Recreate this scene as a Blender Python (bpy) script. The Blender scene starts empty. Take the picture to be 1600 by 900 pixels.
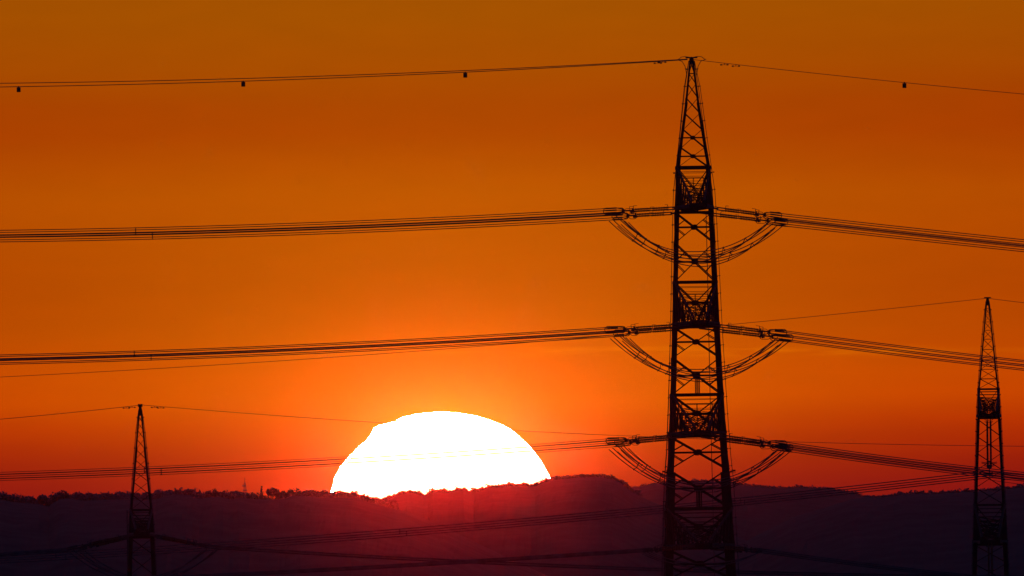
import bpy, math, random
import numpy as np
from mathutils import Vector, Matrix

C = bpy.context.scene.collection
SC = bpy.context.scene
R = math.radians
random.seed(7)
rng = np.random.default_rng(11)

# ------------------------------------------------------------------ camera
FPX = 38192.0                      # focal length in photo pixels (1600 wide): a 2.4 degree field of view
PITCH = math.atan(550 / FPX)       # true horizon lies 100 px under the frame
ROLL = R(-0.6)
cam_d = bpy.data.cameras.new('camera')
cam_d.sensor_width = 36
cam_d.lens = 36 * FPX / 1600
cam_d.clip_start = 1
cam_d.clip_end = 120000
cam = bpy.data.objects.new('camera', cam_d)
C.objects.link(cam)
cam.location = (0, 0, 0)
CAM_M = Matrix.Rotation(math.pi / 2 + PITCH, 4, 'X') @ Matrix.Rotation(ROLL, 4, 'Z')
cam.matrix_world = CAM_M
SC.camera = cam
CM3 = CAM_M.to_3x3()


def W(px, py, D):
    """the point of the place seen at photo pixel (px, py) at depth y = D"""
    d = CM3 @ Vector(((px - 800) / FPX, (450 - py) / FPX, -1))
    return d * (D / d.y)


# ------------------------------------------------------------------ sun, sky, exposure
SUN_PX, SUN_PY, SUN_D = 690, 795, 40000.0
sun_pos = W(SUN_PX, SUN_PY, SUN_D)
sun_dir = sun_pos.normalized()
SUN_EL = math.asin(sun_dir.z)
SUN_AZ = math.atan2(sun_dir.x, sun_dir.y)

ld = bpy.data.lights.new('sun_light', 'SUN')
ld.energy = 0.0018
ld.color = (1, 0.05, 0.012)
ld.angle = R(0.53)
lo = bpy.data.objects.new('sun_light', ld)
C.objects.link(lo)
lo.rotation_euler = sun_dir.to_track_quat('Z', 'Y').to_euler()

world = bpy.data.worlds.new('World')
SC.world = world
world.use_nodes = True
wn, wl = world.node_tree.nodes, world.node_tree.links
wn.clear()


def node(nt, typ, **kw):
    n = nt.nodes.new(typ)
    for k, v in kw.items():
        if k.startswith('i_'):
            n.inputs[int(k[2:])].default_value = v
        else:
            setattr(n, k, v)
    return n


def s2l(c):
    return tuple(((v / 255) / 12.92 if v / 255 <= 0.04045 else ((v / 255 + 0.055) / 1.055) ** 2.4) for v in c)


WT = world.node_tree


def wmath(op, a, b=None, clamp=False):
    n = node(WT, 'ShaderNodeMath', operation=op, use_clamp=clamp)
    for i, v in enumerate((a, b)):
        if v is None:
            continue
        if isinstance(v, (int, float)):
            n.inputs[i].default_value = v
        else:
            wl.new(v, n.inputs[i])
    return n.outputs[0]


tc = node(WT, 'ShaderNodeTexCoord')
sep = node(WT, 'ShaderNodeSeparateXYZ')
wl.new(tc.outputs['Generated'], sep.inputs[0])
azim = wmath('SUBTRACT', wmath('ARCTAN2', sep.outputs[0], sep.outputs[1]), SUN_AZ)   # azimuth from the sun, radians
elev = wmath('ARCSINE', sep.outputs[2])
U = wmath('MULTIPLY', azim, 180 / math.pi)        # degrees
V = wmath('MULTIPLY', elev, 180 / math.pi)
PXD = 1 / (FPX * math.pi / 180)                   # degrees per photo pixel

# layered dusk sky: colour over elevation, away from the sun
ramp = node(WT, 'ShaderNodeValToRGB')
els = ramp.color_ramp.elements
SKY = [(1000, (110, 5, 10)), (770, (128, 8, 17)), (755, (134, 13, 14)), (720, (146, 20, 9)), (690, (162, 30, 5)), (660, (178, 42, 2)), (624, (192, 60, 0)), (590, (192, 64, 0)),
       (520, (178, 64, 0)), (450, (171, 62, 0)), (300, (173, 70, 0)), (205, (160, 53, 0)), (160, (156, 54, 0)), (100, (155, 65, 0)), (20, (151, 71, 0)), (-300, (110, 60, 8))]
VMAX = 1500 * PXD
pos = [((1000 - y) * PXD / VMAX, s2l(c)) for y, c in SKY]
while len(els) < len(pos):
    els.new(0.5)
for e, (p, c) in zip(els, pos):
    e.position = p
for e, (p, c) in zip(els, pos):
    e.position = p
    e.color = (*c, 1)
# slow unevenness of the layers
mapn = node(WT, 'ShaderNodeCombineXYZ')
wl.new(wmath('MULTIPLY', U, 0.5), mapn.inputs[0])
wl.new(wmath('MULTIPLY', V, 3.2), mapn.inputs[1])
nz = node(WT, 'ShaderNodeTexNoise')
nz.inputs['Scale'].default_value = 1.6
nz.inputs['Detail'].default_value = 3
wl.new(mapn.outputs[0], nz.inputs['Vector'])
wob = wmath('MULTIPLY', wmath('SUBTRACT', nz.outputs['Fac'], 0.5), 0.06)
wl.new(wmath('DIVIDE', wmath('ADD', V, wob), VMAX, True), ramp.inputs[0])

# aureole round the sun: two falloffs of the angular distance
dv = wmath('SUBTRACT', V, math.degrees(SUN_EL))
dist = wmath('SQRT', wmath('ADD', wmath('POWER', wmath('MULTIPLY', U, 0.82), 2), wmath('POWER', dv, 2)))


def gl(radius_px, power):
    q = wmath('DIVIDE', dist, radius_px * PXD)
    return wmath('POWER', 2.71828, wmath('MULTIPLY', wmath('POWER', q, power), -1))


def scaled(fac, col):
    n = node(WT, 'ShaderNodeVectorMath', operation='SCALE')
    n.inputs[0].default_value = col
    wl.new(fac, n.inputs['Scale'])
    return n.outputs[0]


def vadd(a, b):
    n = node(WT, 'ShaderNodeVectorMath', operation='ADD')
    wl.new(a, n.inputs[0])
    wl.new(b, n.inputs[1])
    return n.outputs[0]


# thin lit cloud streaks
mp2 = node(WT, 'ShaderNodeCombineXYZ')
wl.new(wmath('MULTIPLY', U, 3.0), mp2.inputs[0])
wl.new(wmath('MULTIPLY', V, 34), mp2.inputs[1])
nz2 = node(WT, 'ShaderNodeTexNoise')
nz2.inputs['Scale'].default_value = 1.3
nz2.inputs['Detail'].default_value = 4
wl.new(mp2.outputs[0], nz2.inputs['Vector'])
streak_v = (1000 - 547) * PXD
bq = wmath('DIVIDE', wmath('SUBTRACT', wmath('SUBTRACT', V, streak_v), wmath('MULTIPLY', U, -0.012)), 7 * PXD)
band = wmath('POWER', 2.71828, wmath('MULTIPLY', wmath('POWER', bq, 2), -1))
uq = wmath('DIVIDE', wmath('SUBTRACT', U, 400 * PXD), 420 * PXD)
bandu = wmath('POWER', 2.71828, wmath('MULTIPLY', wmath('POWER', uq, 2), -1))
stk = wmath('MULTIPLY', wmath('MULTIPLY', band, bandu), wmath('MULTIPLY', wmath('SUBTRACT', nz2.outputs['Fac'], 0.42, ), 2.6, True))

# the light low over the horizon has lost its green: the aureole reddens downwards
lowf = node(WT, 'ShaderNodeMapRange', interpolation_type='SMOOTHSTEP')
wl.new(V, lowf.inputs[0])
for i_, v_ in ((1, (1000 - 770) * PXD), (2, (1000 - 610) * PXD), (3, 0.22), (4, 1.0)):
    lowf.inputs[i_].default_value = v_
gfac = node(WT, 'ShaderNodeCombineXYZ')
gfac.inputs[0].default_value = 1
gfac.inputs[2].default_value = 1
wl.new(lowf.outputs[0], gfac.inputs[1])
glow0 = vadd(scaled(gl(270, 1.0), (0.25, 0.20, 0.0)), scaled(gl(45, 1.0), (7.0, 6.3, 0.0)))
gm = node(WT, 'ShaderNodeVectorMath', operation='MULTIPLY')
wl.new(glow0, gm.inputs[0])
wl.new(gfac.outputs[0], gm.inputs[1])
glow = gm.outputs[0]
glow = vadd(glow, scaled(stk, (0.3, 0.15, 0.0)))
# slight mottling of the haze layers
mp3 = node(WT, 'ShaderNodeCombineXYZ')
wl.new(wmath('MULTIPLY', U, 6), mp3.inputs[0])
wl.new(wmath('MULTIPLY', V, 22), mp3.inputs[1])
nz3 = node(WT, 'ShaderNodeTexNoise')
nz3.inputs['Scale'].default_value = 1.0
nz3.inputs['Detail'].default_value = 5
wl.new(mp3.outputs[0], nz3.inputs['Vector'])
mot = wmath('ADD', wmath('MULTIPLY', wmath('SUBTRACT', nz3.outputs['Fac'], 0.5), 0.14), 1.0)
base = node(WT, 'ShaderNodeVectorMath', operation='SCALE')
wl.new(ramp.outputs[0], base.inputs[0])
wl.new(mot, base.inputs['Scale'])
front = vadd(base.outputs[0], glow)
# the afterglow fades away from the sun's azimuth and with height
fade = wmath('MULTIPLY', wmath('POWER', 2.71828, wmath('MULTIPLY', wmath('POWER', wmath('ABSOLUTE', wmath('DIVIDE', U, 16)), 4), -1)),
             wmath('POWER', 2.71828, wmath('MULTIPLY', wmath('POWER', wmath('ABSOLUTE', wmath('DIVIDE', V, 9)), 4), -1)))
bg1 = node(WT, 'ShaderNodeBackground')
fv = node(WT, 'ShaderNodeVectorMath', operation='SCALE')
wl.new(front, fv.inputs[0])
wl.new(fade, fv.inputs['Scale'])
wl.new(fv.outputs[0], bg1.inputs[0])
bg1.inputs[1].default_value = 1.0
# dusk blue everywhere away from the afterglow
bg3 = node(WT, 'ShaderNodeBackground')
bg3.inputs[0].default_value = (0.045, 0.048, 0.20, 1)
wl.new(wmath('SUBTRACT', 1.0, fade), bg3.inputs[1])
add3 = node(WT, 'ShaderNodeAddShader')
wl.new(bg1.outputs[0], add3.inputs[0])
wl.new(bg3.outputs[0], add3.inputs[1])
sky = node(WT, 'ShaderNodeTexSky', sky_type='NISHITA')
sky.sun_disc = False
sky.sun_elevation = SUN_EL
sky.sun_rotation = SUN_AZ
sky.dust_density = 3
bg2 = node(WT, 'ShaderNodeBackground')
wl.new(sky.outputs[0], bg2.inputs[0])
bg2.inputs[1].default_value = 0.012
adds = node(WT, 'ShaderNodeAddShader')
wl.new(add3.outputs[0], adds.inputs[0])
wl.new(bg2.outputs[0], adds.inputs[1])
wo = node(WT, 'ShaderNodeOutputWorld')
wl.new(adds.outputs[0], wo.inputs[0])

SC.view_settings.view_transform = 'Standard'
SC.view_settings.look = 'None'
SC.view_settings.gamma = 1
SC.view_settings.exposure = 0
SC.view_settings.use_curve_mapping = False
SC.cycles.volume_bounces = 1
SC.cycles.max_bounces = 4
SC.cycles.sample_clamp_indirect = 1
SC.cycles.use_denoising = True

# ------------------------------------------------------------------ materials


def mat(name, c1, c2, scale=3.0, rough=0.8, metal=0.0, bump=0.0, detail=4):
    m = bpy.data.materials.new(name)
    m.use_nodes = True
    nt = m.node_tree
    b = nt.nodes['Principled BSDF']
    t = node(nt, 'ShaderNodeTexCoord')
    n = node(nt, 'ShaderNodeTexNoise')
    n.inputs['Scale'].default_value = scale
    n.inputs['Detail'].default_value = detail
    nt.links.new(t.outputs['Object'], n.inputs['Vector'])
    r = node(nt, 'ShaderNodeValToRGB')
    r.color_ramp.elements[0].position = 0.35
    r.color_ramp.elements[1].position = 0.65
    r.color_ramp.elements[0].color = (*c1, 1)
    r.color_ramp.elements[1].color = (*c2, 1)
    nt.links.new(n.outputs['Fac'], r.inputs[0])
    nt.links.new(r.outputs[0], b.inputs['Base Color'])
    b.inputs['Roughness'].default_value = rough
    b.inputs['Metallic'].default_value = metal
    b.inputs['Specular IOR Level'].default_value = 0.05
    if bump:
        bp = node(nt, 'ShaderNodeBump')
        bp.inputs['Strength'].default_value = bump
        nt.links.new(n.outputs['Fac'], bp.inputs['Height'])
        nt.links.new(bp.outputs[0], b.inputs['Normal'])
    return m


M = {
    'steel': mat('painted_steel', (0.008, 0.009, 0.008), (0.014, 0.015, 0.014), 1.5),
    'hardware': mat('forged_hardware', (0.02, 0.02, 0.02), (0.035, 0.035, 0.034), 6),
    'rod': mat('brown_porcelain', (0.035, 0.016, 0.010), (0.06, 0.028, 0.018), 5, 0.6),
    'wire': mat('weathered_aluminium', (0.025, 0.025, 0.026), (0.045, 0.045, 0.045), 1.0, 0.85),
    'marker': mat('black_plastic', (0.02, 0.02, 0.02), (0.035, 0.035, 0.035), 4),
    'bark': mat('bark', (0.04, 0.03, 0.022), (0.08, 0.062, 0.048), 2.5),
    'leaf': mat('tree_foliage', (0.065, 0.075, 0.065), (0.095, 0.105, 0.09), 0.15),
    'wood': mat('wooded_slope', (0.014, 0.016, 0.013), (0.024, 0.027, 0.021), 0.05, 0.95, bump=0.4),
    'field': mat('field_grass', (0.05, 0.065, 0.025), (0.10, 0.10, 0.05), 0.01, 0.95),
    'mast': mat('mast_paint', (0.20, 0.05, 0.04), (0.30, 0.28, 0.26), 0.1),
}

# ------------------------------------------------------------------ helpers


class MB:
    def __init__(self):
        self.v, self.f = [], []

    def add(self, vs, fs):
        n = len(self.v)
        self.v += [tuple(v) for v in vs]
        self.f += [tuple(i + n for i in f) for f in fs]

    @staticmethod
    def frame(p, q, ref=None):
        d = (q - p).normalized()
        r = Vector(ref) if ref is not None else (Vector((0, 0, 1)) if abs(d.z) < 0.9 else Vector((0, 1, 0)))
        a = r - d * r.dot(d)
        if a.length < 1e-5:
            r = Vector((1, 0, 0))
            a = r - d * r.dot(d)
        a.normalize()
        return a, d.cross(a)

    def bar(self, p, q, w, h=None, ref=None):
        p, q = Vector(p), Vector(q)
        h = h or w
        a, b = self.frame(p, q, ref)
        vs = []
        for e in (p, q):
            for s, t in ((-1, -1), (1, -1), (1, 1), (-1, 1)):
                vs.append(e + a * s * h / 2 + b * t * w / 2)
        self.add(vs, [(3, 2, 1, 0), (4, 5, 6, 7), (0, 1, 5, 4), (1, 2, 6, 5), (2, 3, 7, 6), (3, 0, 4, 7)])

    def angle(self, p, q, w, t, ox, oy):
        """L-section member, flanges along the directions ox and oy"""
        p, q = Vector(p), Vector(q)
        a, b = Vector(ox) * w, Vector(oy) * w
        at, bt = Vector(ox) * t, Vector(oy) * t
        prof = [Vector((0, 0, 0)), a, a + bt, at + bt, at + b, b]
        vs = [e + k for e in (p, q) for k in prof]
        fs = [tuple(range(5, -1, -1)), tuple(range(6, 12))]
        for i in range(6):
            j = (i + 1) % 6
            fs.append((i, j, j + 6, i + 6))
        self.add(vs, fs)

    def tube(self, pts, r, n=6, closed=False):
        pts = [Vector(p) for p in pts]
        k = len(pts)
        vs, fs = [], []
        d0 = (pts[1] - pts[0])
        a, b = self.frame(pts[0], pts[1], (0, 1, 0) if abs(d0.normalized().y) < 0.9 else (0, 0, 1))
        for i, p in enumerate(pts):
            if closed:
                d = (pts[(i + 1) % k] - pts[i - 1]).normalized()
            else:
                d = (pts[min(i + 1, k - 1)] - pts[max(i - 1, 0)]).normalized()
            a = (a - d * a.dot(d)).normalized()
            b = d.cross(a)
            rr = r[i] if isinstance(r, (list, tuple)) else r
            for j in range(n):
                th = 2 * math.pi * j / n
                vs.append(p + a * math.cos(th) * rr + b * math.sin(th) * rr)
        for i in range(k if closed else k - 1):
            i2 = (i + 1) % k
            for j in range(n):
                j2 = (j + 1) % n
                fs.append((i * n + j, i * n + j2, i2 * n + j2, i2 * n + j))
        if not closed:
            fs.append(tuple(range(n - 1, -1, -1)))
            fs.append(tuple((k - 1) * n + j for j in range(n)))
        self.add(vs, fs)

    def plate(self, c, w, h, t):
        """small octagonal gusset plate facing y"""
        c = Vector(c)
        pr = [(-.5, -.25), (-.25, -.5), (.25, -.5), (.5, -.25), (.5, .25), (.25, .5), (-.25, .5), (-.5, .25)]
        vs = [c + Vector((x * w, s * t / 2, z * h)) for s in (-1, 1) for x, z in pr]
        fs = [tuple(range(8)), tuple(range(15, 7, -1))] + [(i, i + 8, (i + 1) % 8 + 8, (i + 1) % 8) for i in range(8)]
        self.add(vs, fs)

    def build(self, name, m, parent=None, loc=None):
        me = bpy.data.meshes.new(name)
        me.from_pydata(self.v, [], self.f)
        me.update()
        me.materials.append(m)
        o = bpy.data.objects.new(name, me)
        C.objects.link(o)
        if parent:
            o.parent = parent
        if loc:
            o.location = loc
        return o


def thing(name, label, cat, loc=(0, 0, 0), rz=0, group=None):
    o = bpy.data.objects.new(name, None)
    o.empty_display_size = 0.5
    C.objects.link(o)
    o.location = loc
    o.rotation_euler = (0, 0, rz)
    return tag(o, label, cat, group)


def tag(o, label, cat, group=None):
    o['label'] = label
    o['category'] = cat
    if group:
        o['group'] = group
    return o


def struct(o, kind='structure'):
    o['kind'] = kind
    return o


def copy_tree(o, parent=None):
    c = o.copy()
    C.objects.link(c)
    if parent:
        c.parent = parent
    for ch in list(o.children):
        copy_tree(ch, c)
    return c


def lerp(a, b, t):
    return a + (b - a) * t


# ------------------------------------------------------------------ ground
MAIN_D, RIGHT_D, LEFT_D = 2246.0, 2829.0, 2598.0
MAIN_P, RIGHT_P, LEFT_P = 90, 465, 632       # photo rows of the three peaks
H_PYLON = 62.0


def base_of(px, py_peak, D):
    p = W(px, py_peak, D)
    return Vector((p.x, D, p.z - H_PYLON))


B_MAIN, B_RIGHT, B_LEFT = base_of(1080.4, MAIN_P, MAIN_D) + Vector((H_PYLON * math.sin(R(.3)), 0, 0)), base_of(1543, RIGHT_P, RIGHT_D), base_of(219, LEFT_P, LEFT_D)
KN = [(B_MAIN.x, B_MAIN.y, B_MAIN.z, 120), (B_RIGHT.x, B_RIGHT.y, B_RIGHT.z, 120), (B_LEFT.x, B_LEFT.y, B_LEFT.z, 120)]


def ground_z(x, y):
    base = np.interp(y, [-600, 0, 300, 1500, 2246, 2700, 4500, 9000, 40000], [-3, -1.7, -4, -12, -9, -28, -46, -50, -50])
    num, den = 0.15 * base, 0.15
    for kx, ky, kz, s in KN:
        w = math.exp(-((x - kx) ** 2) / (2 * 45 ** 2) - ((y - ky) ** 2) / (2 * s ** 2)) * 6
        num += kz * w
        den += w
    return num / den


gx = sorted(set([-4000, -2500, -1500, -900, -600, -400] + list(range(-300, 301, 20)) + [400, 600, 900, 1500, 2500, 4000]))
gy = sorted(set([-400, -200, 0, 100, 300, 600, 1000, 1500, 1800, 2000] + list(range(2100, 3101, 40)) + [3300, 3600, 4000, 5000, 7000, 10000, 14000, 18000, 23000]))
g = MB()
g.v = [(x, y, ground_z(x, y)) for y in gy for x in gx]
nx = len(gx)
g.f = [(j * nx + i, j * nx + i + 1, (j + 1) * nx + i + 1, (j + 1) * nx + i) for j in range(len(gy) - 1) for i in range(nx - 1)]
go = struct(g.build('ground', M['field']))
for p in go.data.polygons:
    p.use_smooth = True

# ------------------------------------------------------------------ hills and their woods
PROF_LEFT = [(-1100, 905), (-800, 830), (-500, 782), (-260, 772), (-120, 768), (-60, 764), (0, 765), (20, 770), (60, 773), (76, 777), (90, 766), (105, 764), (130, 768), (170, 766), (205, 766), (240, 767),
             (258, 760), (275, 758), (300, 759), (312, 765), (330, 762), (350, 763), (362, 767), (370, 763), (400, 766), (440, 766), (455, 760),
             (470, 760), (490, 762), (520, 763), (550, 763), (573, 769), (598, 776), (640, 786), (700, 812), (800, 860), (900, 905)]
PROF_MID = [(260, 925), (380, 880), (480, 830), (560, 788), (598, 776), (618, 767), (640, 761), (664, 768), (674, 761), (700, 761), (725, 757), (740, 762), (765, 754),
            (800, 751), (835, 752), (858, 743), (870, 741), (900, 738), (935, 737), (960, 741), (975, 750), (985, 759), (1020, 775), (1080, 800), (1200, 850), (1340, 925)]
PROF_FAR = [(560, 945), (700, 860), (820, 800), (900, 785), (960, 765), (985, 758), (1000, 757), (1020, 752), (1040, 751), (1090, 748), (1130, 748), (1170, 755), (1200, 757), (1225, 759),
            (1245, 757), (1300, 760), (1330, 765), (1350, 772), (1420, 790), (1500, 810), (1650, 860), (1800, 945)]
PROF_RIGHT = [(1020, 915), (1140, 850), (1240, 800), (1300, 782), (1335, 771), (1350, 771), (1380, 770), (1420, 765), (1450, 765), (1500, 762), (1530, 761), (1560, 758),
              (1600, 754), (1680, 748), (1800, 752), (1950, 765), (2100, 790), (2400, 860), (2700, 912)]


def vnoise(x, y, seed=0):
    def h(i, j):
        n = math.sin(i * 127.1 + j * 311.7 + seed * 74.7) * 43758.5453
        return n - math.floor(n)
    i, j = math.floor(x), math.floor(y)
    fx, fy = x - i, y - j
    fx, fy = fx * fx * (3 - 2 * fx), fy * fy * (3 - 2 * fy)
    return lerp(lerp(h(i, j), h(i + 1, j), fx), lerp(h(i, j + 1), h(i + 1, j + 1), fx), fy) - 0.5


def hill(prof, D, tree_px, name, depth, seed):
    """a wooded hill as a height field with a front and a back slope; returns its ridge height function (x -> z)"""
    xs = [p[0] for p in prof]
    ys = [p[1] for p in prof]
    m = MB()
    step = 8
    cols = np.arange(xs[0], xs[-1] + 1, step)
    rows = [-1.0] + [-0.95 + 0.05 * q for q in range(14)] + [-0.26, -0.23, -0.2, -0.17, -0.145, -0.12, -0.1, -0.08, -0.06, -0.04, -0.02, 0, 0.03, 0.08, 0.16, 0.3, 0.5, 0.75, 1.0]
    for px in cols:
        py = float(np.interp(px, xs, ys)) + tree_px
        pr = W(px, py, D)
        for r in rows:
            Y = D + r * depth
            foot = -49.5
            s = math.cos(min(1, abs(r)) * math.pi / 2) ** 1.5
            z = foot + (pr.z - foot) * s
            z += vnoise(pr.x / 5, Y / 17, seed) * 1.5 * min(1, abs(r) * 6) + vnoise(pr.x / 60, Y / 300, seed + 1) * 6 * min(1, abs(r) * 3) * (1 if abs(r) < 0.99 else 0)
            if abs(r) > 0.99:
                z = foot - 3
            m.v.append((pr.x * (Y / D if r < 0 else 1), Y, z))
    k = len(rows)
    for i in range(len(cols) - 1):
        for j in range(k - 1):
            a = i * k + j
            m.f.append((a, a + k, a + k + 1, a + 1))
    o = struct(m.build(name, M['wood']))
    return o


def leaf_quads(c, rad, n, size, vs, fs, squash=0.85):
    """n leaf-cluster faces through an uneven crown made of several clumps"""
    clumps = [(c + Vector((random.uniform(-.5, .5) * rad, random.uniform(-.45, .45) * rad, random.uniform(-.45, .42) * rad * squash)), random.uniform(.38, .6) * rad) for _ in range(7)]
    clumps.append((c, rad * 0.7))
    for _ in range(n):
        cc, rr = random.choice(clumps)
        d = Vector((random.gauss(0, 1), random.gauss(0, 1), random.gauss(0, 1))).normalized()
        p = cc + d * rr * random.uniform(.2, 1.0) ** 0.5
        a = Vector((random.gauss(0, 1), random.gauss(0, 1), random.gauss(0, 1))).normalized()
        b = a.cross(Vector((random.gauss(0, 1), random.gauss(0, 1), random.gauss(0, 1)))).normalized()
        s = size * random.uniform(.5, 1.1)
        i = len(vs)
        vs += [tuple(p - a * s * .5), tuple(p + b * s * .4), tuple(p + a * s * .5), tuple(p - b * s * .4)]
        fs.append((i, i + 1, i + 2, i + 3))


def wood(prof, D, tree_px, x0, x1, step, hjit, nleaf, leaf, name, skip=()):
    xs = [p[0] for p in prof]
    ys = [p[1] for p in prof]
    vs, fs = [], []
    m = MB()
    for row in (-1, 0, 1, 2):
        px = x0 + random.uniform(0, step)
        while px < x1:
            px += step * random.uniform(.6, 1.4)
            if any(abs(px - q) < w for q, w in skip):
                continue
            gnd = W(px, float(np.interp(px, xs, ys)) + tree_px, D)
            top = W(px, float(np.interp(px, xs, ys)) + random.uniform(-1.2, hjit - 1.2) + (3 if row else 0), D)
            y = D + row * 14 + random.uniform(-4, 4)
            h = top.z - gnd.z
            rad = h * random.uniform(.4, .55)
            base = Vector((gnd.x, y, gnd.z - 1.5))
            leaf_quads(Vector((gnd.x, y, top.z - rad * .88)), rad, nleaf, leaf, vs, fs)
            m.tube([base, Vector((gnd.x, y, top.z - rad))], [.35, .18], 5)
            for k in range(3):
                m.bar(Vector((gnd.x, y, gnd.z + h * .3)), Vector((gnd.x + random.uniform(-1, 1) * rad * .7, y + random.uniform(-1, 1) * rad * .6, top.z - rad * random.uniform(.5, 1))), .15)
    m.add(vs, fs)
    o = struct(m.build(name, M['leaf']), 'stuff')
    return o


NEAR_H, MID_H, FAR_H = 11000.0, 14000.0, 20000.0
TREES = [  # px, top py, crown radius px, label, spire?
    (68, 772, 9, 'small low tree on the dark ridge just before the gap at far left', 0),
    (100, 763, 16, 'broad rounded tree right of the ridge gap, left of the small left pylon', 0),
    (283, 757, 24, 'tallest wide-crowned tree on the ridge, right of the small left pylon', 0),
    (332, 761, 15, 'rounded tree on the ridge between the widest crown and the faint mast', 0),
    (409, 753, 8, 'slender pointed conifer on the ridge just right of the faint mast', 1),
    (426, 759, 10, 'small domed tree on the ridge just right of the pointed conifer', 0),
    (463, 759, 17, 'flat-topped tree on the ridge left of the sun, right of the domed tree', 0),
]
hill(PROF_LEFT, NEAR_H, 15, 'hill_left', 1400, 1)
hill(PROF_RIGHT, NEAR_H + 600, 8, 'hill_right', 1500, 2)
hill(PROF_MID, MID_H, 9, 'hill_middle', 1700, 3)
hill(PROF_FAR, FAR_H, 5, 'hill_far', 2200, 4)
wood(PROF_LEFT, NEAR_H, 30, -300, 606, 12, 4.5, 420, 1.15, 'ridge_woodland', [(t[0], t[2] * .75) for t in TREES])
wood(PROF_RIGHT, NEAR_H + 600, 22, 1345, 1900, 10, 3.5, 220, 1.15, 'ridge_woodland')
wood(PROF_MID, MID_H, 20, 590, 990, 9, 3.5, 240, 1.2, 'ridge_woodland')
wood(PROF_FAR, FAR_H, 12, 950, 1400, 5, 3, 90, 1.5, 'ridge_woodland')

for px, py, rpx, lab, spire in TREES:
    s = FPX / NEAR_H
    gy0 = float(np.interp(px, [p[0] for p in PROF_LEFT], [p[1] for p in PROF_LEFT])) + 30
    gnd, top = W(px, gy0, NEAR_H - 26), W(px, py, NEAR_H - 26)
    h = top.z - gnd.z
    rad = rpx / s
    t = thing('ridge_tree', lab, 'tree', (gnd.x, NEAR_H - 26, gnd.z - 2))
    tr = MB()
    tr.tube([(0, 0, 0), (.1, 0, h * .4), (-.1, .1, h * .9)], [.45, .32, .12], 7)
    for k in range(6):
        a = k * 1.05
        tr.tube([(0, 0, h * (.3 + .05 * k)), (math.cos(a) * rad * .7, math.sin(a) * rad * .5, h * (.62 + .04 * k))], [.16, .06], 5)
    tr.build('trunk', M['bark'], t)
    vs, fs = [], []
    if spire:
        for k in range(12):
            f = k / 11
            leaf_quads(Vector((0, 0, h * (.12 + .86 * f))), rad * (1.0 - .88 * f), 90, .8, vs, fs, .5)
    else:
        vr = min(rad, h * .48)
        for dx in (-.45, .45, 0):
            leaf_quads(Vector((dx * rad, 0, h + 2 - vr * (.95 + abs(dx) * .3))), vr * (.95 if dx == 0 else .8), 330, 1.3, vs, fs)
        for dx in (-.6, 0, .6):      # low branches and undergrowth down to the slope
            leaf_quads(Vector((dx * rad, 0, 2 + h * .22)), h * .3, 200, 1.2, vs, fs)
    cr = MB()
    cr.add(vs, fs)
    cr.build('crown', M['leaf'], t)

# a faint radio mast on the ridge
for px, py, lab in ((383, 754, 'faint lattice radio mast on the wooded ridge left of the pointed conifer'),):
    D = NEAR_H + 120
    top, gnd = W(px, py, D), W(px, 797, D)
    h = top.z - gnd.z
    t = thing('radio_mast', lab, 'mast', (gnd.x, D, gnd.z))
    m = MB()
    w0, w1 = (.9, .35) if px == 383 else (.45, .2)
    for sx, sy in ((-1, -1), (1, -1), (1, 1), (-1, 1)):
        m.bar((sx * w0, sy * w0, 0), (sx * w1, sy * w1, h), .14)
    n = 7
    for k in range(n):
        f, f2 = k / n, (k + 1) / n
        a, b = lerp(w0, w1, f), lerp(w0, w1, f2)
        for sy in (-1, 1):
            m.bar((-a, sy * a, h * f), (b, sy * b, h * f2), .07)
            m.bar((a, sy * a, h * f), (-b, sy * b, h * f2), .07)
    m.build('lattice', M['mast'], t)
    d = MB()
    d.tube([(0, 0, h * .8), (0, 0, h + (2.2 if px == 383 else 1))], .15, 6)
    for k in range(2 if px == 383 else 1):
        d.tube([(-1.0 - .3 * k, -.4, h * (.72 + .16 * k)), (1.0 - .3 * k, -.4, h * (.72 + .16 * k))], .22, 8)
    d.build('antenna', M['mast'], t)

# ------------------------------------------------------------------ the sun
outline = [(861, 746), (855, 735), (847, 721), (838, 708), (826, 694), (812, 681), (797, 669), (779, 660), (760, 653), (742, 648.5), (724, 645), (706, 643),
           (690, 642), (672, 643.5), (655, 645.5), (640, 648), (627, 651), (618, 657), (605, 660), (592, 664), (583, 668), (578, 678), (571, 688), (560, 697), (550, 707),
           (541, 716), (532, 727), (524, 740), (520, 752), (516, 768), (514, 790), (518, 825), (535, 865), (565, 905), (610, 935), (655, 950), (690, 954),
           (735, 948), (780, 930), (820, 900), (850, 860), (866, 815), (868, 785), (866, 762)]
pts = []
for i in range(len(outline)):
    a, b = outline[i], outline[(i + 1) % len(outline)]
    for k in range(4):
        t = k / 4
        j = random.uniform(-.7, .7)
        pts.append((lerp(a[0], b[0], t) + j * .6, lerp(a[1], b[1], t) + j))
sm = MB()
cen = W(690, 790, SUN_D)
rings = [(1.0, 0), (.992, .12), (.984, .18), (.97, .24), (.95, .31), (.93, .37), (.88, .47), (.7, .71), (.45, .89), (.2, .98)]
loops = []
for sgn in (-1, 1):
    for rr, dd in rings:
        if sgn == 1 and rr == 1.0:
            continue
        loops.append((rr, dd * sgn))
loops = sorted(loops, key=lambda q: q[1])
for rr, dd in loops:
    for (px, py) in pts:
        p = W(px, py, SUN_D) - cen
        sm.v.append((p.x * rr * .99, dd * 170, p.z * rr * .99))
n = len(pts)
for i in range(len(loops) - 1):
    for j in range(n):
        j2 = (j + 1) % n
        sm.f.append((i * n + j, i * n + j2, (i + 1) * n + j2, (i + 1) * n + j))
sm.f.append(tuple(range(n - 1, -1, -1)))
sm.f.append(tuple((len(loops) - 1) * n + j for j in range(n)))
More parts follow.
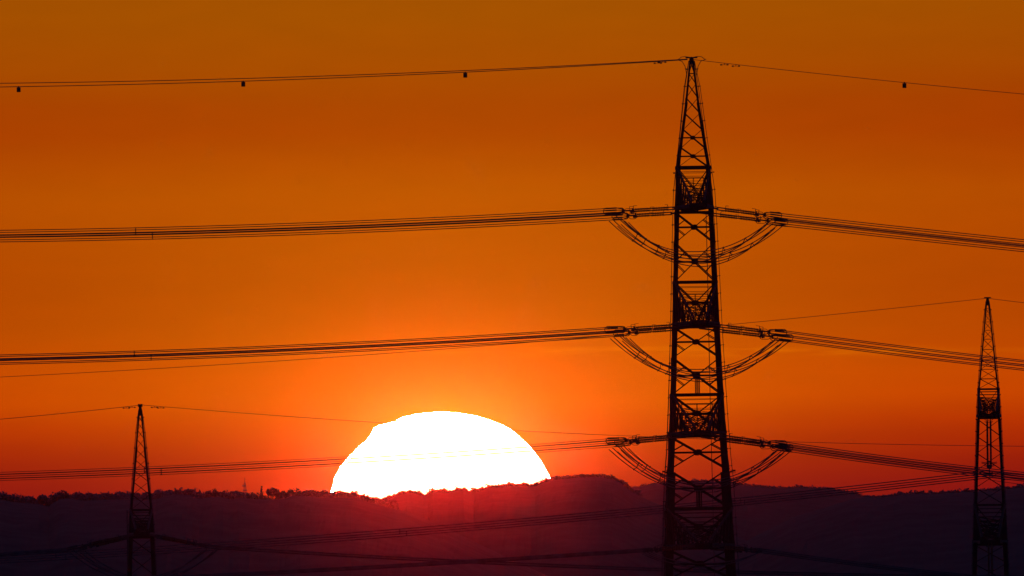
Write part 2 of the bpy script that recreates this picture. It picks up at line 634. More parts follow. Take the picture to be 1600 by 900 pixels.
ms = bpy.data.materials.new('sun_surface')
ms.use_nodes = True
ms.node_tree.nodes.clear()
em = node(ms.node_tree, 'ShaderNodeEmission')
# the sun's limb is darker and yellower than its middle
att = node(ms.node_tree, 'ShaderNodeAttribute', attribute_name='limb')
lr = node(ms.node_tree, 'ShaderNodeValToRGB')
for e_, (p_, c_) in zip((lr.color_ramp.elements[0], lr.color_ramp.elements[1], lr.color_ramp.elements.new(.978)),
                        ((.945, (1, 0.048, 0.023, 1)), (1.0, (.10, 0.0035, 0.0002, 1)), (.978, (.5, 0.015, 0.008, 1)))):
    e_.position, e_.color = p_, c_
ms.node_tree.links.new(att.outputs['Fac'], lr.inputs[0])
ms.node_tree.links.new(lr.outputs[0], em.inputs[0])
em.inputs[1].default_value = 108
om = node(ms.node_tree, 'ShaderNodeOutputMaterial')
ms.node_tree.links.new(em.outputs[0], om.inputs[0])
so = sm.build('sun', ms, loc=cen)
la = so.data.attributes.new('limb', 'FLOAT', 'POINT')
la.data.foreach_set('value', [rr for rr, dd in loops for _ in range(n)])
tag(so, 'huge white setting sun with a notched flattened top behind the wooded ridge', 'sun')

# ------------------------------------------------------------------ haze
hz = bpy.data.materials.new('haze')
hz.use_nodes = True
hz.node_tree.nodes.clear()
pv = node(hz.node_tree, 'ShaderNodeVolumePrincipled')
pv.inputs['Color'].default_value = (1, 0.45, 0.35, 1)
pv.inputs['Density'].default_value = 3e-6
pv.inputs['Anisotropy'].default_value = 0.9970
oh = node(hz.node_tree, 'ShaderNodeOutputMaterial')
hz.node_tree.links.new(pv.outputs[0], oh.inputs['Volume'])
hb = MB()
x0, x1, y0, y1, z0, z1 = -4200, 4200, -500, 24000, -60, 260
hb.add([(x0, y0, z0), (x1, y0, z0), (x1, y1, z0), (x0, y1, z0), (x0, y0, z1), (x1, y0, z1), (x1, y1, z1), (x0, y1, z1)],
       [(3, 2, 1, 0), (4, 5, 6, 7), (0, 1, 5, 4), (1, 2, 6, 5), (2, 3, 7, 6), (3, 0, 4, 7)])
ho = struct(hb.build('haze', hz), 'stuff')

# ------------------------------------------------------------------ pylons


class Pylon:
    """square lattice tower; heights come as photo rows through z(), half widths through hw()"""

    def __init__(self, label, base, D, peak_py, hwt, rz=0, lean=0.0):
        self.s = FPX / D
        self.D = D
        self.peak = peak_py
        self.hwt = hwt
        self.base = base
        self.root = thing('lattice_pylon', label, 'pylon', base, rz, 'high voltage lattice pylons')
        self.root.rotation_euler = (0, lean, rz)

    def z(self, py):
        return H_PYLON - (py - self.peak) / self.s

    def hw(self, py):
        return float(np.interp(py, [a for a, b in self.hwt], [b for a, b in self.hwt])) / self.s

    def corner(self, py, sx, sy, inset=0.0):
        h = self.hw(py) - inset
        return Vector((sx * h, sy * h, self.z(py)))

    def legs(self, sizes):
        """sizes: [(py, flange width)] from the top down to the ground"""
        for sx in (-1, 1):
            for sy in (-1, 1):
                m = MB()
                for (p0, w0), (p1, w1) in zip(sizes[:-1], sizes[1:]):
                    m.angle(self.corner(p0, sx, sy), self.corner(p1, sx, sy), w1, max(.03, w1 * .2), (-sx, 0, 0), (0, -sy, 0))
                # concrete foot
                m.build('leg', M['steel'], self.root)

    def face_pts(self, face, py, u):
        """point on a face at row py, u in -1..1 across"""
        h = self.hw(py) - 0.04
        z = self.z(py)
        if face == 0:
            return Vector((u * h, -h, z))
        if face == 1:
            return Vector((h, u * h, z))
        if face == 2:
            return Vector((-u * h, h, z))
        return Vector((-h, -u * h, z))

    def bracing(self, panels):
        """panels: (py0, py1, w, horiz_at_cross, subs, horiz_top); one part for each tower face"""
        for face in range(4):
            m = MB()
            for (p0, p1, w, hc, sub, ht) in panels:
                F = lambda py, u: self.face_pts(face, py, u)
                off = 0.05
                a, b, c, d = F(p0, -1), F(p0, 1), F(p1, -1), F(p1, 1)
                w0, w1 = self.hw(p0), self.hw(p1)
                tcr = w0 / (w0 + w1)
                pc = p0 + (p1 - p0) * tcr
                x = a + (d - a) * tcr
                wa, wb = (w, w * .6) if face in (0, 3) else (w * .6, w)
                m.bar(a, d, wa, wa * .5, None)
                m.bar(b, c, wb, wb * .5, None)
                if hc:
                    m.bar(F(pc, -1), F(pc, 1), w * .6)
                    if face in (0, 2):
                        m.plate(x, w * 2.6, w * 2.2, .05)
                if sub:
                    for u, e0, e1 in ((-1, a, c), (1, b, d)):
                        L = F(pc, u)
                        m.bar(L, lerp(e0, x, .5), w * .38)
                        m.bar(L, lerp(e1, x, .5), w * .38)
                if ht:
                    m.bar(a, b, ht)
            m.build('bracing', M['steel'], self.root)

    def arm(self, sy, py_top, py_bot, length, tip=0.55, w=0.16, bays=7, tall=0.35):
        """tapered lattice crossarm reaching along y"""
        m = MB()
        ht, hb_ = self.hw(py_top), self.hw(py_bot)
        zt, zb = self.z(py_top), self.z(py_bot)

        def P(f, sx, up):
            if up:
                return Vector((sx * lerp(ht, tip, f), sy * lerp(ht, length, f), lerp(zt, zb + tall, f)))
            return Vector((sx * lerp(hb_, tip, f), sy * lerp(hb_, length, f), zb))
        fs = [(k / bays) ** 1.05 for k in range(bays + 1)]
        for sx in (-1, 1):
            m.bar(P(0, sx, 1), P(1, sx, 1), w)
            m.bar(P(0, sx, 0), P(1, sx, 0), w * 1.15)
            for k in range(bays):
                m.bar(P(fs[k], sx, 1), P(fs[k + 1], sx, 0), w * .5)
                m.bar(P(fs[k + 1], sx, 0), P(fs[k + 1], sx, 1), w * .42)
                m.bar(P(fs[k], sx, 0), P((fs[k] + fs[k + 1]) / 2, sx, 1), w * .3)
        for k in range(bays + 1):
            m.bar(P(fs[k], -1, 0), P(fs[k], 1, 0), w * .6)
            if 0 < k < bays:
                m.bar(P(fs[k], -1, 1), P(fs[k], 1, 1), w * (.26 if k < 4 else .42))
        for k in range(bays):
            m.bar(P(fs[k], -1, 0), P(fs[k + 1], 1, 0), w * .4)
            m.bar(P(fs[k], 1, 0), P(fs[k + 1], -1, 0), w * .4)
            if k > 2:
                m.bar(P(fs[k], -1, 1), P(fs[k + 1], 1, 1), w * .3)
            # inner sway frame
            m.bar(P(fs[k], -1, 1), P(fs[k], 1, 0), w * .28) if k > 2 else None
            m.bar(P(fs[k], 1, 1), P(fs[k], -1, 0), w * .28) if k > 2 else None
        # tip plate that carries the insulators
        c = Vector((0, sy * length, zb - .05))
        m.bar(c + Vector((-tip - .25, 0, 0)), c + Vector((tip + .25, 0, 0)), .3, .42)
        o = m.build('crossarm', M['steel'], self.root)
        return o

    def rails(self, py0, py1, off, r=0.028, step=16, bolts=True):
        for sx in (-1, 1):
            for sy in (-1, 1):
                m = MB()
                rows = list(np.linspace(py0, py1, 26))
                o2 = Vector((sx * off * (1 if sy < 0 else .6), sy * off, 0))
                pts = [self.corner(p, sx, sy) + o2 * min(1, .25 + (p - py0) / 30) for p in rows]
                m.tube(pts, r, 5)
                if bolts:
                    p = py0 + 12
                    while p < py1:
                        c = self.corner(p, sx, sy)
                        e = c + o2
                        m.bar(c, e + Vector((sx * .08, 0, 0)), .04)
                        m.bar(e - Vector((0, 0, .06)), e + Vector((0, 0, .06)), .075)
                        p += step * 1.0
                m.build('climbing_rail', M['hardware'], self.root)


def panels_between(rows, w, hc=True, sub=True):
    return [(a, b, w, hc, sub, 0) for a, b in zip(rows[:-1], rows[1:])]


# -- the tall pylon
hw_main = [(90, 3), (115, 5), (153, 10), (202, 15.3), (261, 23), (262, 26), (332, 29.3), (441, 33.3), (510, 35.5), (617, 40.2), (680, 43.5), (738, 47), (740, 48.5),
           (795, 51), (855, 53.2), (900, 54.8), (1144, 68)]
ta = Pylon('tallest black lattice pylon, standing in front of the ridge right of the sun', B_MAIN, MAIN_D, MAIN_P, hw_main, rz=R(1.2), lean=R(-0.3))
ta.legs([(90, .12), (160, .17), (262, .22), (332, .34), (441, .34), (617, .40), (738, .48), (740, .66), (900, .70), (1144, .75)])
pan = [(93, 115, .09, 0, 0, .1), (115, 131, .10, 0, 0, .08), (131, 153, .12, 0, 0, 0), (153, 177, .13, 0, 0, 0), (177, 202.5, .14, 0, 0, 0), (202.5, 231, .15, 1, 0, 0), (231, 260, .15, 1, 0, 0),
       (262, 330, .17, 0, 0, .30), (332, 379.5, .20, 1, 1, .2), (379.5, 441, .20, 1, 1, 0), (441, 508, .21, 1, 0, .24), (511, 559, .21, 1, 1, .2), (559, 617, .22, 1, 1, 0),
       (617, 678, .23, 1, 0, .26), (682, 734, .24, 1, 1, .2), (734, 795, .24, 1, 1, 0), (795, 853, .25, 1, 1, .28), (857, 907, .26, 1, 1, .2), (907, 970, .26, 1, 1, 0), (970, 1050, .26, 1, 1, 0), (1050, 1140, .26, 1, 1, .2)]
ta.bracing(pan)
ARM = 14.0
for pt, pb in ((262, 324), (441, 506), (617, 677), (795, 852)):
    for sy in (-1, 1):
        ta.arm(sy, pt, pb, ARM, tip=.55, w=.17)
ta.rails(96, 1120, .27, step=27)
# peak cap, drop rods and service line
m = MB()
zt = ta.z(90)
m.bar((-.55, 0, zt), (.55, 0, zt), .14, .12)
m.bar((-.3, 0, zt - .35), (.3, 0, zt - .35), .12)
m.bar((0, -.25, zt - .6), (0, .25, zt + .05), .12)
for sx in (-1, 1):
    m.tube([(sx * 1.25, 0, zt - .18), (sx * .9, 0, zt + .08), (sx * .5, 0, zt + .1), (0, 0, zt)], .03, 5)
    m.tube([(sx * 1.35, 0, zt - .15), (sx * .85, 0, zt - .35), (sx * .6, 0, zt - .8), (sx * .45, 0, zt - 1.6)], .03, 5)
m.build('peak_cap', M['hardware'], ta.root)
for pa, pb, wd in ((588, 617, .09), (765, 795, .12)):
    for xx in (-.05, .19):
        m = MB()
        for yy in (-ta.hw(pa) + .05, ta.hw(pa) - .05):
            m.bar((xx, yy, ta.z(pa)), (xx, yy, ta.z(pb)), wd)
        m.bar((xx, -ta.hw(pb), ta.z(pb)), (xx, ta.hw(pb), ta.z(pb)), wd)
        m.build('hanger_post', M['steel'], ta.root)
m = MB()
m.tube([(1.1, -.6, ta.z(332)), (1.15, -.7, ta.z(441)), (1.2, -.8, ta.z(617)), (1.3, -1, ta.z(795)), (1.4, -1, ta.z(1100))], .035, 5)
m.build('down_lead', M['wire'], ta.root)
# access platforms inside the arm roots: thin rails
for pb in (324, 506, 677):
    m = MB()
    for k, dz in enumerate((.2, .9, 2.7)):
        for y in (-1.1, 1.1):
            m.bar((-ta.hw(pb) * .55, y, ta.z(pb) + dz), (ta.hw(pb) * .55, y, ta.z(pb) + dz), .05)
    for x in (-.55, 0, .55):
        for y in (-1.1, 1.1):
            m.bar((x * ta.hw(pb), y, ta.z(pb)), (x * ta.hw(pb), y, ta.z(pb) + 2.7), .045)
        m.bar((x * ta.hw(pb), -1.1, ta.z(pb)), (x * ta.hw(pb), 1.1, ta.z(pb)), .05)
    m.build('platform_rail', M['steel'], ta.root)
for sx in (-1, 1):
    m = MB()
    m.bar((sx * ta.hw(739), -ta.hw(739), ta.z(739)), (sx * (ta.hw(739) + .55), -ta.hw(739), ta.z(736)), .12)
    for k in range(3):
        x = sx * (ta.hw(739) + .15 + .18 * k)
        m.bar((x, -ta.hw(739), ta.z(741)), (x, -ta.hw(739), ta.z(735)), .05)
    m.build('anti_climb_guard', M['steel'], ta.root)

# -- the right pylon
hw_r = [(465, 1.8), (521, 7.2), (565, 11.5), (606, 15.2), (608, 16.2), (654, 18.1), (690, 19.3), (734, 21), (788, 23.5), (849, 25.8), (900, 27.6), (1302, 42)]
tb = Pylon('narrow black lattice pylon at the right edge with suspended conductors', B_RIGHT, RIGHT_D, RIGHT_P, hw_r, rz=-math.atan(B_RIGHT.x / B_RIGHT.y))
tb.legs([(465, .11), (560, .15), (608, .19), (654, .25), (790, .30), (792, .38), (900, .45), (1302, .6)])
pk = [468, 482, 492, 503, 516, 530, 546, 562, 577, 592]
pan = [(a, b, .11, 0, 0, .06) for a, b in zip(pk[:-1], pk[1:])] + [(592, 607, .13, 0, 0, .08), (608, 652, .17, 0, 0, .2)]
rows = [655, 682, 708, 735, 762, 789]
pan += [(a, b, .18, 0, 0, 0) for a, b in zip(rows[:-1], rows[1:])] + [(789, 847, .22, 0, 0, .2), (851, 880, .2, 0, 0, .22), (880, 910, .2, 0, 0, 0)]
rows = [910, 960, 1010, 1070, 1130, 1200, 1298]
pan += [(a, b, .2, 0, 0, 0) for a, b in zip(rows[:-1], rows[1:])]
tb.bracing(pan)
ARM_R = 13.0
for pt, pb in ((608, 650), (789, 846)):
    for sy in (-1, 1):
        tb.arm(sy, pt, pb, ARM_R, tip=.9, w=.24, bays=8)
tb.rails(472, 1280, .14, r=.02, step=19)
m = MB()
zt = tb.z(465)
m.bar((-.4, 0, zt), (.4, 0, zt), .16, .12)
m.bar((-.25, 0, zt - .5), (.25, 0, zt - .5), .14)
m.bar((0, 0, zt - .9), (0, 0, zt + .05), .16)
m.build('peak_cap', M['hardware'], tb.root)

# -- the left pylon
hw_l = [(632, 1.6), (680, 6.0), (729, 10.6), (796, 15.8), (797, 17), (838, 19), (900, 21.2), (1543, 44)]
tl = Pylon('small black lattice pylon left of the sun, only its top and one arm showing', B_LEFT, LEFT_D, LEFT_P, hw_l, rz=R(1.0))
tl.legs([(632, .11), (700, .16), (797, .22), (838, .34), (900, .38), (1543, .6)])
pk = [636, 650, 661, 672, 686, 702, 718, 735, 753, 773, 796]
pan = [(a, b, .12, 0, 0, 0) for a, b in zip(pk[:-1], pk[1:])] + [(797, 836, .17, 0, 0, .22), (840, 868, .2, 0, 0, .2), (868, 900, .2, 0, 0, 0)]
rows = [900, 940, 990, 1040, 1100, 1170, 1250, 1330, 1420, 1538]
pan += [(a, b, .2, 0, 0, 0) for a, b in zip(rows[:-1], rows[1:])]
tl.bracing(pan)
ARM_L = 12.0
for sy in (-1, 1):
    tl.arm(sy, 797, 834, ARM_L, tip=.6, w=.18)
tl.rails(640, 1520, .13, r=.02, step=24)
m = MB()
zt = tl.z(632)
m.bar((-.25, 0, zt - .1), (.25, 0, zt - .1), .2, .3)
m.bar((0, 0, zt - 1.2), (0, 0, zt + .05), .2)
m.build('peak_cap', M['hardware'], tl.root)
m = MB()
m.tube([(-tl.hw(797) - .35, -1, tl.z(797)), (-tl.hw(797) - .35, -1, tl.z(1500))], .06, 6)
for p in range(800, 1500, 30):
    m.bar((-tl.hw(797) - .35, -1, tl.z(p)), (-tl.hw(797) + .1, -1, tl.z(p)), .05)
m.build('cable_duct', M['hardware'], tl.root)

# ------------------------------------------------------------------ wires


class Curve:
    """height over lateral position of a hanging span, a parabola through measured points, in metres at the line's plane"""

    def __init__(self, pix, D):
        P = [W(px, py, D) for px, py in pix]
        self.c = np.polyfit([p.x for p in P], [p.z for p in P], 2 if len(P) > 2 else 1)
        self.D = D

    def z(self, x):
        return float(np.polyval(self.c, x))


def xw(px, py, D):
    return W(px, py, D).x


def span_points(cv, xa, xb, y, n=60, dy=0.0, dz=0.0):
    return [Vector((x, y + dy, cv.z(x) + dz)) for x in np.linspace(xa, xb, n)]


def bundle(cv, xa, xb, y, label, group, offs, r=0.029, spacers=(), n=70):
    """a phase: sub-conductors side by side with spacers"""
    t = thing('conductor_bundle', label, 'power line', (xa, y, cv.z(xa)), 0, group)
    o = Vector(t.location)
    for dy, dz in offs:
        m = MB()
        m.tube([p - o for p in span_points(cv, xa, xb, y, n, dy, dz)], r, 5)
        m.build('conductor', M['wire'], t)
    for x in spacers:
        c = Vector((x, y, cv.z(x))) - o
        m = MB()
        k = len(offs)
        for i in range(k):
            a, b = offs[i], offs[(i + 1) % k]
            m.bar(c + Vector((0, a[0], a[1])), c + Vector((0, b[0], b[1])), .06)
            m.bar(c + Vector((-.09, a[0], a[1])), c + Vector((.09, a[0], a[1])), .085)
            if k == 2:
                break
        m.build('spacer', M['hardware'], t)
    return t


def quad(side, ang):
    h = side / 2
    a = R(ang)
    return [(x * math.cos(a) - z * math.sin(a), x * math.sin(a) + z * math.cos(a)) for x, z in ((-h, -h), (h, -h), (h, h), (-h, h))]


def shed_rod(m, a, b, r0=.05, r1=.13, pitch=.16):
    d = b - a
    L = d.length
    k = int(L / pitch)
    pts, rad = [], []
    for i in range(k):
        f = i / k
        for df, rr in ((0, r0), (.25, r1), (.45, r0)):
            pts.append(a + d * (f + df / k))
            rad.append(rr)
    pts.append(b)
    rad.append(r0)
    m.tube(pts, rad, 8)


def racetrack(m, c, L, H, r, yoff=0):
    pts = []
    for i in range(18):
        th = 2 * math.pi * i / 18
        sx = 1 if math.cos(th) >= 0 else -1
        pts.append(c + Vector((math.cos(th) * H / 2 + sx * (L - H) / 2, yoff, math.sin(th) * H / 2)))
    m.tube(pts, r, 6, closed=True)


def tension_string(tip, end, offs, label, group, small=False, th=1.0):
    """from the arm tip to the first clamp of the bundle; twin long-rod insulators, horns, yoke, corona rings, dead-end clamps"""
    t = thing('insulator_string', label, 'insulator', tip, 0, group)
    e = end - tip
    d = e.normalized()
    L = e.length
    up = Vector((0, 0, 1))
    at = lambda s: d * s
    k = L / 8.0
    # linkage
    m = MB()
    m.bar(at(0), at(1.3 * k), .13 * th, .15 * th)
    m.bar(at(1.2 * k) - up * .16, at(1.2 * k) + up * .16, .12, .2)
    for s in (-1, 1):
        m.bar(at(1.2 * k) + up * s * .11, at(2.0 * k) + up * s * .11, .11 * th)
    m.build('linkage', M['hardware'], t)
    for s in (-1, 1):
        m = MB()
        yy = Vector((0, s * .2, s * .095))
        shed_rod(m, at(2.0 * k) + yy, at(3.5 * k) + yy, .065 * th, .125 * th, .14)
        shed_rod(m, at(3.7 * k) + yy, at(5.1 * k) + yy, .065 * th, .125 * th, .14)
        m.bar(at(3.4 * k) + yy, at(3.8 * k) + yy, .09)
        m.build('insulator_rod', M['rod'], t)
    for s, hh in ((2.05, .36), (3.6, .22), (5.15, .42), (5.5, .36)):
        m = MB()
        c = at(s * k)
        m.tube([c - up * hh * .6, c + up * .1, c + up * hh + d * .04], .03, 5)
        m.tube([c + up * hh + d * .04, c + up * hh + d * .3 * (1 if s < 3 else -1)], .022, 5)
        m.build('arcing_horn', M['hardware'], t)
    m = MB()
    m.bar(at(5.1 * k) - up * .22, at(5.3 * k) + up * .22, .14, .2)
    m.bar(at(5.2 * k), at(6.2 * k), .12 * th, .14 * th)
    m.plate(at(6.15 * k), .2, .42, .12)
    m.plate(at(5.35 * k) - up * .12, .24, .26, .1)
    m.build('yoke_plate', M['hardware'], t)
    for (oy, oz) in offs:
        m = MB()
        a = at(6.1 * k) + Vector((0, oy * .5, oz * .5))
        b = at(6.7 * k) + Vector((0, oy, oz))
        m.bar(a, b, .075)
        m.tube([b, at(7.6 * k) + Vector((0, oy, oz)), at(8.0 * k) + Vector((0, oy, oz))], [.08 * th, .075 * th, .035], 6)
        m.build('dead_end_clamp', M['hardware'], t)
    if not small:
        for s in (-1, 1):
            m = MB()
            racetrack(m, at(6.95 * k) + up * .02, 1.9 * k, .58, .036, s * .34)
            m.build('corona_ring', M['hardware'], t)
        m = MB()
        racetrack(m, at(5.55 * k) - up * .06, .9 * k, .5, .03, .1)
        m.build('guard_ring', M['hardware'], t)
    return t


def jumper(pl, pr, low_z, y, offs, label, group, r=0.043, n=36, spacers=(-.72, -.45, .38, .66)):
    t = thing('jumper_loop', label, 'jumper cable', ((pl.x + pr.x) / 2, y, low_z), 0, group)
    o = Vector(t.location)
    cx = (pl.x + pr.x) / 2 + .1

    def pt(u, dx, dy, dz):
        # u -1..1, sub-conductors spread sideways at the ends and stack at the bottom
        x0, z0 = (pl.x, pl.z) if u < 0 else (pr.x, pr.z)
        x = cx + (x0 - cx) * abs(u)
        p = Vector((x, y, low_z + (z0 - low_z) * abs(u) ** 2.05))
        e = abs(u)
        return p + Vector((dx * e * (1 if u < 0 else 1), dy, dz * (1 - e * .5)))
    for i, (oy, oz) in enumerate(offs):
        m = MB()
        dx = (-.42, -.12, .16, .5)[i % 4] if len(offs) == 4 else (-.2, .2)[i]
        dzz = (oz * 1.6)
        m.tube([pt(u, dx * 1.1, oy, dzz) - o for u in np.linspace(-1, 1, n)], r, 5)
        m.build('conductor', M['wire'], t)
    for u in spacers:
        m = MB()
        k = len(offs)
        dxs = (-.42, -.12, .16, .5) if k == 4 else (-.2, .2)
        P = [pt(u, dxs[i] * 1.1, offs[i][0], offs[i][1] * 1.6) - o for i in range(k)]
        for i in range(k - 1):
            m.bar(P[i], P[i + 1], .055)
        for p in P:
            m.bar(p - Vector((.07, 0, .07)), p + Vector((.07, 0, .07)), .09)
        m.build('spacer', M['hardware'], t)
    return t


SIDE = [(-1, 'nearer'), (1, 'farther')]
LEV = {
    'upper': dict(bot=324, L=[(948, 335), (400, 360), (0, 369)], R=[(1228, 344), (1420, 365), (1600, 384)], lc=(948, 335), rc=(1228, 344), low=405, jl=(966, 345), jr=(1208, 351), q=quad(.45, 26), sp=(216, 236), spr=()),
    'middle': dict(bot=506, L=[(950, 519), (400, 549), (0, 562)], R=[(1236, 526), (1450, 553.5), (1600, 571)], lc=(950, 519), rc=(1236, 526), low=587, jl=(968, 528), jr=(1218, 533), q=quad(.42, 20), sp=(212, 244), spr=()),
    'lower': dict(bot=677, L=[(952, 692), (400, 728), (0, 744.5)], R=[(1236, 699), (1450, 728), (1600, 745)], lc=(952, 692), rc=(1236, 699), low=761, jl=(966, 700), jr=(1222, 704), q=quad(.42, 24), sp=(226, 252), spr=()),
}
cx_main = B_MAIN.x
for lev, d in LEV.items():
    cl, crv = Curve(d['L'], MAIN_D), Curve(d['R'], MAIN_D)
    for sy, word in SIDE:
        y = MAIN_D + sy * ARM
        dx = -sy * 0.0
        rot = ARM * math.sin(R(1.2)) * -sy     # arm tips swing with the pylon's turn
        zt = B_MAIN.z + ta.z(d['bot']) - .25
        tip = Vector((cx_main + rot - ta.z(d['bot']) * math.sin(R(.3)), y, zt))
        for s, curve, end_px, wname in ((-1, cl, d['lc'], 'left'), (1, crv, d['rc'], 'right')):
            xe = xw(end_px[0], end_px[1], MAIN_D) + sy * .45
            end = Vector((xe, y, curve.z(xe)))
            tp = tip + Vector((s * .7, 0, 0))
            tension_string(tp, end, d['q'], '%s tension insulator string %s of the tallest pylon, at its %s arm' % (word, wname, lev), 'tension insulators of the tallest pylon')
            xb = xw(-1500 if s < 0 else 3100, 400, MAIN_D)
            spx = d['sp'] if s < 0 else d['spr']
            sps = [xw(q + (0 if sy < 0 else 19), 400, MAIN_D) for q in spx[:1]] if spx else []
            if spx:
                sps += [xw(q, 400, MAIN_D) for q in ((-640,) if sy < 0 else (-610,))]
            bundle(curve, xe - s * .1, xb, y, '%s bundle of four conductors leaving the tallest pylon to the %s at its %s arm' % (word, wname, lev), 'conductors of the tallest pylon', d['q'], r=.025 if lev == 'lower' and s < 0 else .039, spacers=sps)
        pl = W(*d['jl'], MAIN_D)
        pr = W(*d['jr'], MAIN_D)
        pl.y = pr.y = y
        pl.x += sy * .45
        pr.x += sy * .45
        lz = W(1087, d['low'], MAIN_D).z
        jumper(pl, pr, lz, y, d['q'], '%s drooping jumper loop under the %s arm of the tallest pylon' % (word, lev), 'jumper loops of the tallest pylon')

# lowest arm: thinner twin conductors
cl, crv = Curve([(1040, 857.5), (700, 879.5), (420, 895)], MAIN_D), Curve([(1200, 862), (1339, 881), (1467, 896)], MAIN_D)
TW = [(-.15, -.1), (.15, .1)]
for sy, word in SIDE:
    y = MAIN_D + sy * ARM
    tip = Vector((cx_main - sy * ARM * math.sin(R(1.2)) - ta.z(852) * math.sin(R(.3)), y, B_MAIN.z + ta.z(852) - .2))
    for s, curve, ex, wname in ((-1, cl, 1003, 'left'), (1, crv, 1190, 'right')):
        xe = xw(ex, 860, MAIN_D)
        end = Vector((xe, y, curve.z(xe)))
        tension_string(tip + Vector((s * .7, 0, 0)), end, TW, '%s tension insulator string %s of the tallest pylon, at its lowest arm' % (word, wname), 'tension insulators of the tallest pylon', True)
        bundle(curve, xe - s * .1, xw(-700 if s < 0 else 2600, 860, MAIN_D), y, '%s pair of dark conductors leaving the tallest pylon to the %s at its lowest arm' % (word, wname), 'conductors of the tallest pylon', TW, r=.05)
    pl, pr = W(1008, 863, MAIN_D), W(1184, 864, MAIN_D)
    pl.y = pr.y = y
    jumper(pl, pr, W(1093, 884, MAIN_D).z, y, TW, '%s shallow jumper loop under the lowest arm of the tallest pylon' % word, 'jumper loops of the tallest pylon', spacers=(-.5, .5))


# earth wires
def earth(pix, D, y, xa, xb, label, group, markers=(), r=.036, dampers=()):
    cv = Curve(pix, D)
    t = thing('earth_wire', label, 'power line', (xw(*pix[0], D), y, cv.z(xw(*pix[0], D))), 0, group)
    o = Vector(t.location)
    m = MB()
    m.tube([p - o for p in span_points(cv, xw(xa, 450, D) if not isinstance(xa, float) else xa, xw(xb, 450, D), y, 80)], r, 5)
    m.build('wire', M['wire'], t)
    for px in markers:
        x = xw(px, 120, D)
        c = Vector((x, y, cv.z(x))) - o
        m = MB()
        m.bar(c + Vector((0, 0, .05)), c - Vector((0, 0, .12)), .4, .1, (1, 0, 0))
        m.bar(c - Vector((0, 0, .06)), c - Vector((0, 0, .50)), .05, .36, (1, 0, 0))
        m.bar(c - Vector((.0, 0, .06)), c - Vector((.0, 0, .46)), .28, .28, (1, 0, 0))
        m.build('wire_marker', M['marker'], t)
    for px in dampers:
        x = xw(px, 120, D)
        c = Vector((x, y, cv.z(x))) - o
        m = MB()
        m.bar(c, c - Vector((0, 0, .13)), .06)
        m.tube([c + Vector((-.35, 0, -.15)), c + Vector((.35, 0, -.15))], .02, 5)
        for s in (-1, 1):
            m.tube([c + Vector((s * .38, 0, -.15)), c + Vector((s * .2, 0, -.15))], .07, 6)
        m.build('damper', M['hardware'], t)
    return t


EG = 'earth wires of the tallest pylon'
earth([(1078, 92), (400, 122), (0, 130)], MAIN_D, MAIN_D + .25, 1078, -1500, 'upper of the two earth wires running left from the tip of the tallest pylon', EG, (), dampers=(1035,))
earth([(1078, 93), (400, 126.3), (0, 136)], MAIN_D, MAIN_D - .25, 1078, -1500, 'lower of the two earth wires running left, with small black markers hanging', EG, (727, 380, 29, -330), dampers=(1028,))
earth([(1083, 93), (1413, 129), (1600, 147)], MAIN_D, MAIN_D, 1083, 3000, 'earth wire sloping right from the tip of the tallest pylon, one marker on it', EG, (1413, 1760), r=.026, dampers=(1132, 1150))
earth([(1543, 466), (1150, 506), (400, 566.5), (0, 589)], RIGHT_D, RIGHT_D, 1543, -1500, 'thin earth wire from the tip of the right pylon down to the far left', 'earth wires of the small pylons', r=.030)
earth([(1543, 466), (1600, 473), (1700, 484)], RIGHT_D, RIGHT_D + .2, 1543, 3000, 'short earth wire from the tip of the right pylon out of the right edge', 'earth wires of the small pylons', r=.03)
earth([(219, 633), (580, 658), (850, 676), (1250, 691), (1600, 697)], LEFT_D, LEFT_D, 219, 2600, 'thin earth wire from the tip of the left pylon passing behind to the right', 'earth wires of the small pylons', r=.026, dampers=(236, 246))
earth([(219, 633), (0, 655), (-200, 670)], LEFT_D, LEFT_D + .2, 219, -1500, 'earth wire from the tip of the left pylon to the left edge', 'earth wires of the small pylons', r=.03, dampers=(201, 192))

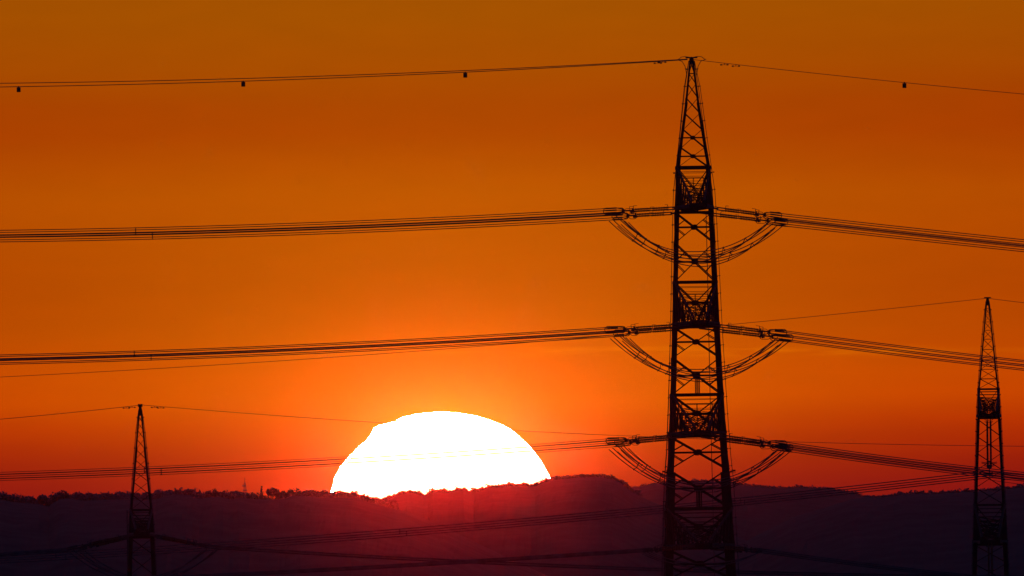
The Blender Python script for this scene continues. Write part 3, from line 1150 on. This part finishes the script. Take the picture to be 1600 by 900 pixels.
# right pylon: suspended phases
cvR = Curve([(1543, 742), (1350, 760.5), (1200, 777), (930, 804.5), (700, 827), (340, 853), (80, 868)], RIGHT_D)
cvR2 = Curve([(1543, 742), (1600, 750), (1750, 768)], RIGHT_D)
for sy, word in SIDE:
    y = RIGHT_D + sy * ARM_R
    xc = B_RIGHT.x + sy * ARM_R * B_RIGHT.x / B_RIGHT.y
    off = [(-.12, .28), (.12, -.28)] if sy < 0 else [(-.12, .11), (.12, -.43)]
    zc = cvR.z(xc)
    for (bot, lev, zz) in ((650, 'upper', zc), (846, 'lower', zc - (846 - 650) / tb.s)):
        top = Vector((xc, y, B_RIGHT.z + tb.z(bot) - .1))
        t = thing('suspension_insulator', '%s hanging double insulator under the %s arm of the right pylon' % (word, lev), 'insulator', top, 0, 'hanging insulators of the right pylon')
        Lz = top.z - zz
        for s in (-1, 1):
            m = MB()
            m.bar((s * .19, 0, 0), (s * .19, 0, -.7), .09)
            shed_rod(m, Vector((s * .19, 0, -.6)), Vector((s * .19, 0, -Lz + 1.0)), .085, .15, .17)
            m.build('insulator_rod', M['rod'], t)
        for z_, w_ in ((-.5, .5), (-Lz / 2, .35), (-Lz + 1.2, .9), (-Lz + .9, .6)):
            m = MB()
            m.tube([(-w_, 0, z_ + .06), (-w_ * .6, 0, z_), (w_ * .6, 0, z_), (w_, 0, z_ + .06)], .04, 5)
            m.build('arcing_horn', M['hardware'], t)
        m = MB()
        m.plate((0, 0, -Lz + .8), .6, .35, .1)
        m.bar((0, 0, -Lz + .9), (0, 0, -Lz - .3), .12)
        m.bar((-.4, 0, -Lz), (.4, 0, -Lz), .12)
        m.build('suspension_clamp', M['hardware'], t)
    t = bundle(cvR, xc, xw(-1500, 800, RIGHT_D), y, '%s pair of conductors running left from the right pylon, low across the ridge' % word, 'conductors of the right pylon', off, r=.055,
               spacers=[xw(q + (0 if sy < 0 else 9), 800, RIGHT_D) for q in (1156, 625, 90)])
    t = bundle(cvR2, xc, xw(3000, 800, RIGHT_D), y, '%s short pair of conductors from the right pylon out of the right edge' % word, 'conductors of the right pylon', off, r=.03, spacers=[])

# left pylon: tension strings, loops and conductors
cvL = Curve([(118, 858), (0, 867), (-300, 886)], LEFT_D)
cvL2 = Curve([(332, 855), (700, 876), (1040, 890.5), (1600, 902)], LEFT_D)
TL = [(-.15, -.11), (.15, .11)]
for sy, word in SIDE:
    y = LEFT_D + sy * ARM_L
    tip = Vector((B_LEFT.x - sy * ARM_L * math.sin(R(1)), y, B_LEFT.z + tl.z(834) - .1))
    for s, curve, ex, wname in ((-1, cvL, 112, 'left'), (1, cvL2, 335, 'right')):
        xe = xw(ex, 856, LEFT_D) + sy * .4
        end = Vector((xe, y, curve.z(xe)))
        tension_string(tip + Vector((s * .5, 0, 0)), end, TL, '%s tension insulator string %s of the small left pylon' % (word, wname), 'tension insulators of the left pylon', True, 1.5)
        bundle(curve, xe - s * .1, xw(-1500 if s < 0 else 2600, 860, LEFT_D), y, '%s pair of faint conductors leaving the small left pylon to the %s' % (word, wname), 'conductors of the left pylon', TL, r=.056,
               spacers=[xw(q, 860, LEFT_D) for q in ((482, 790) if s > 0 else (-60,))])
    pl, pr = W(120, 861, LEFT_D), W(328, 860, LEFT_D)
    pl.y = pr.y = y
    pl.x += sy * .4
    pr.x += sy * .4
    jumper(pl, pr, W(222, 905, LEFT_D).z, y, TL, '%s jumper loop hanging below the arm of the small left pylon' % word, 'jumper loops of the left pylon', r=.075, spacers=(-.6, .55))
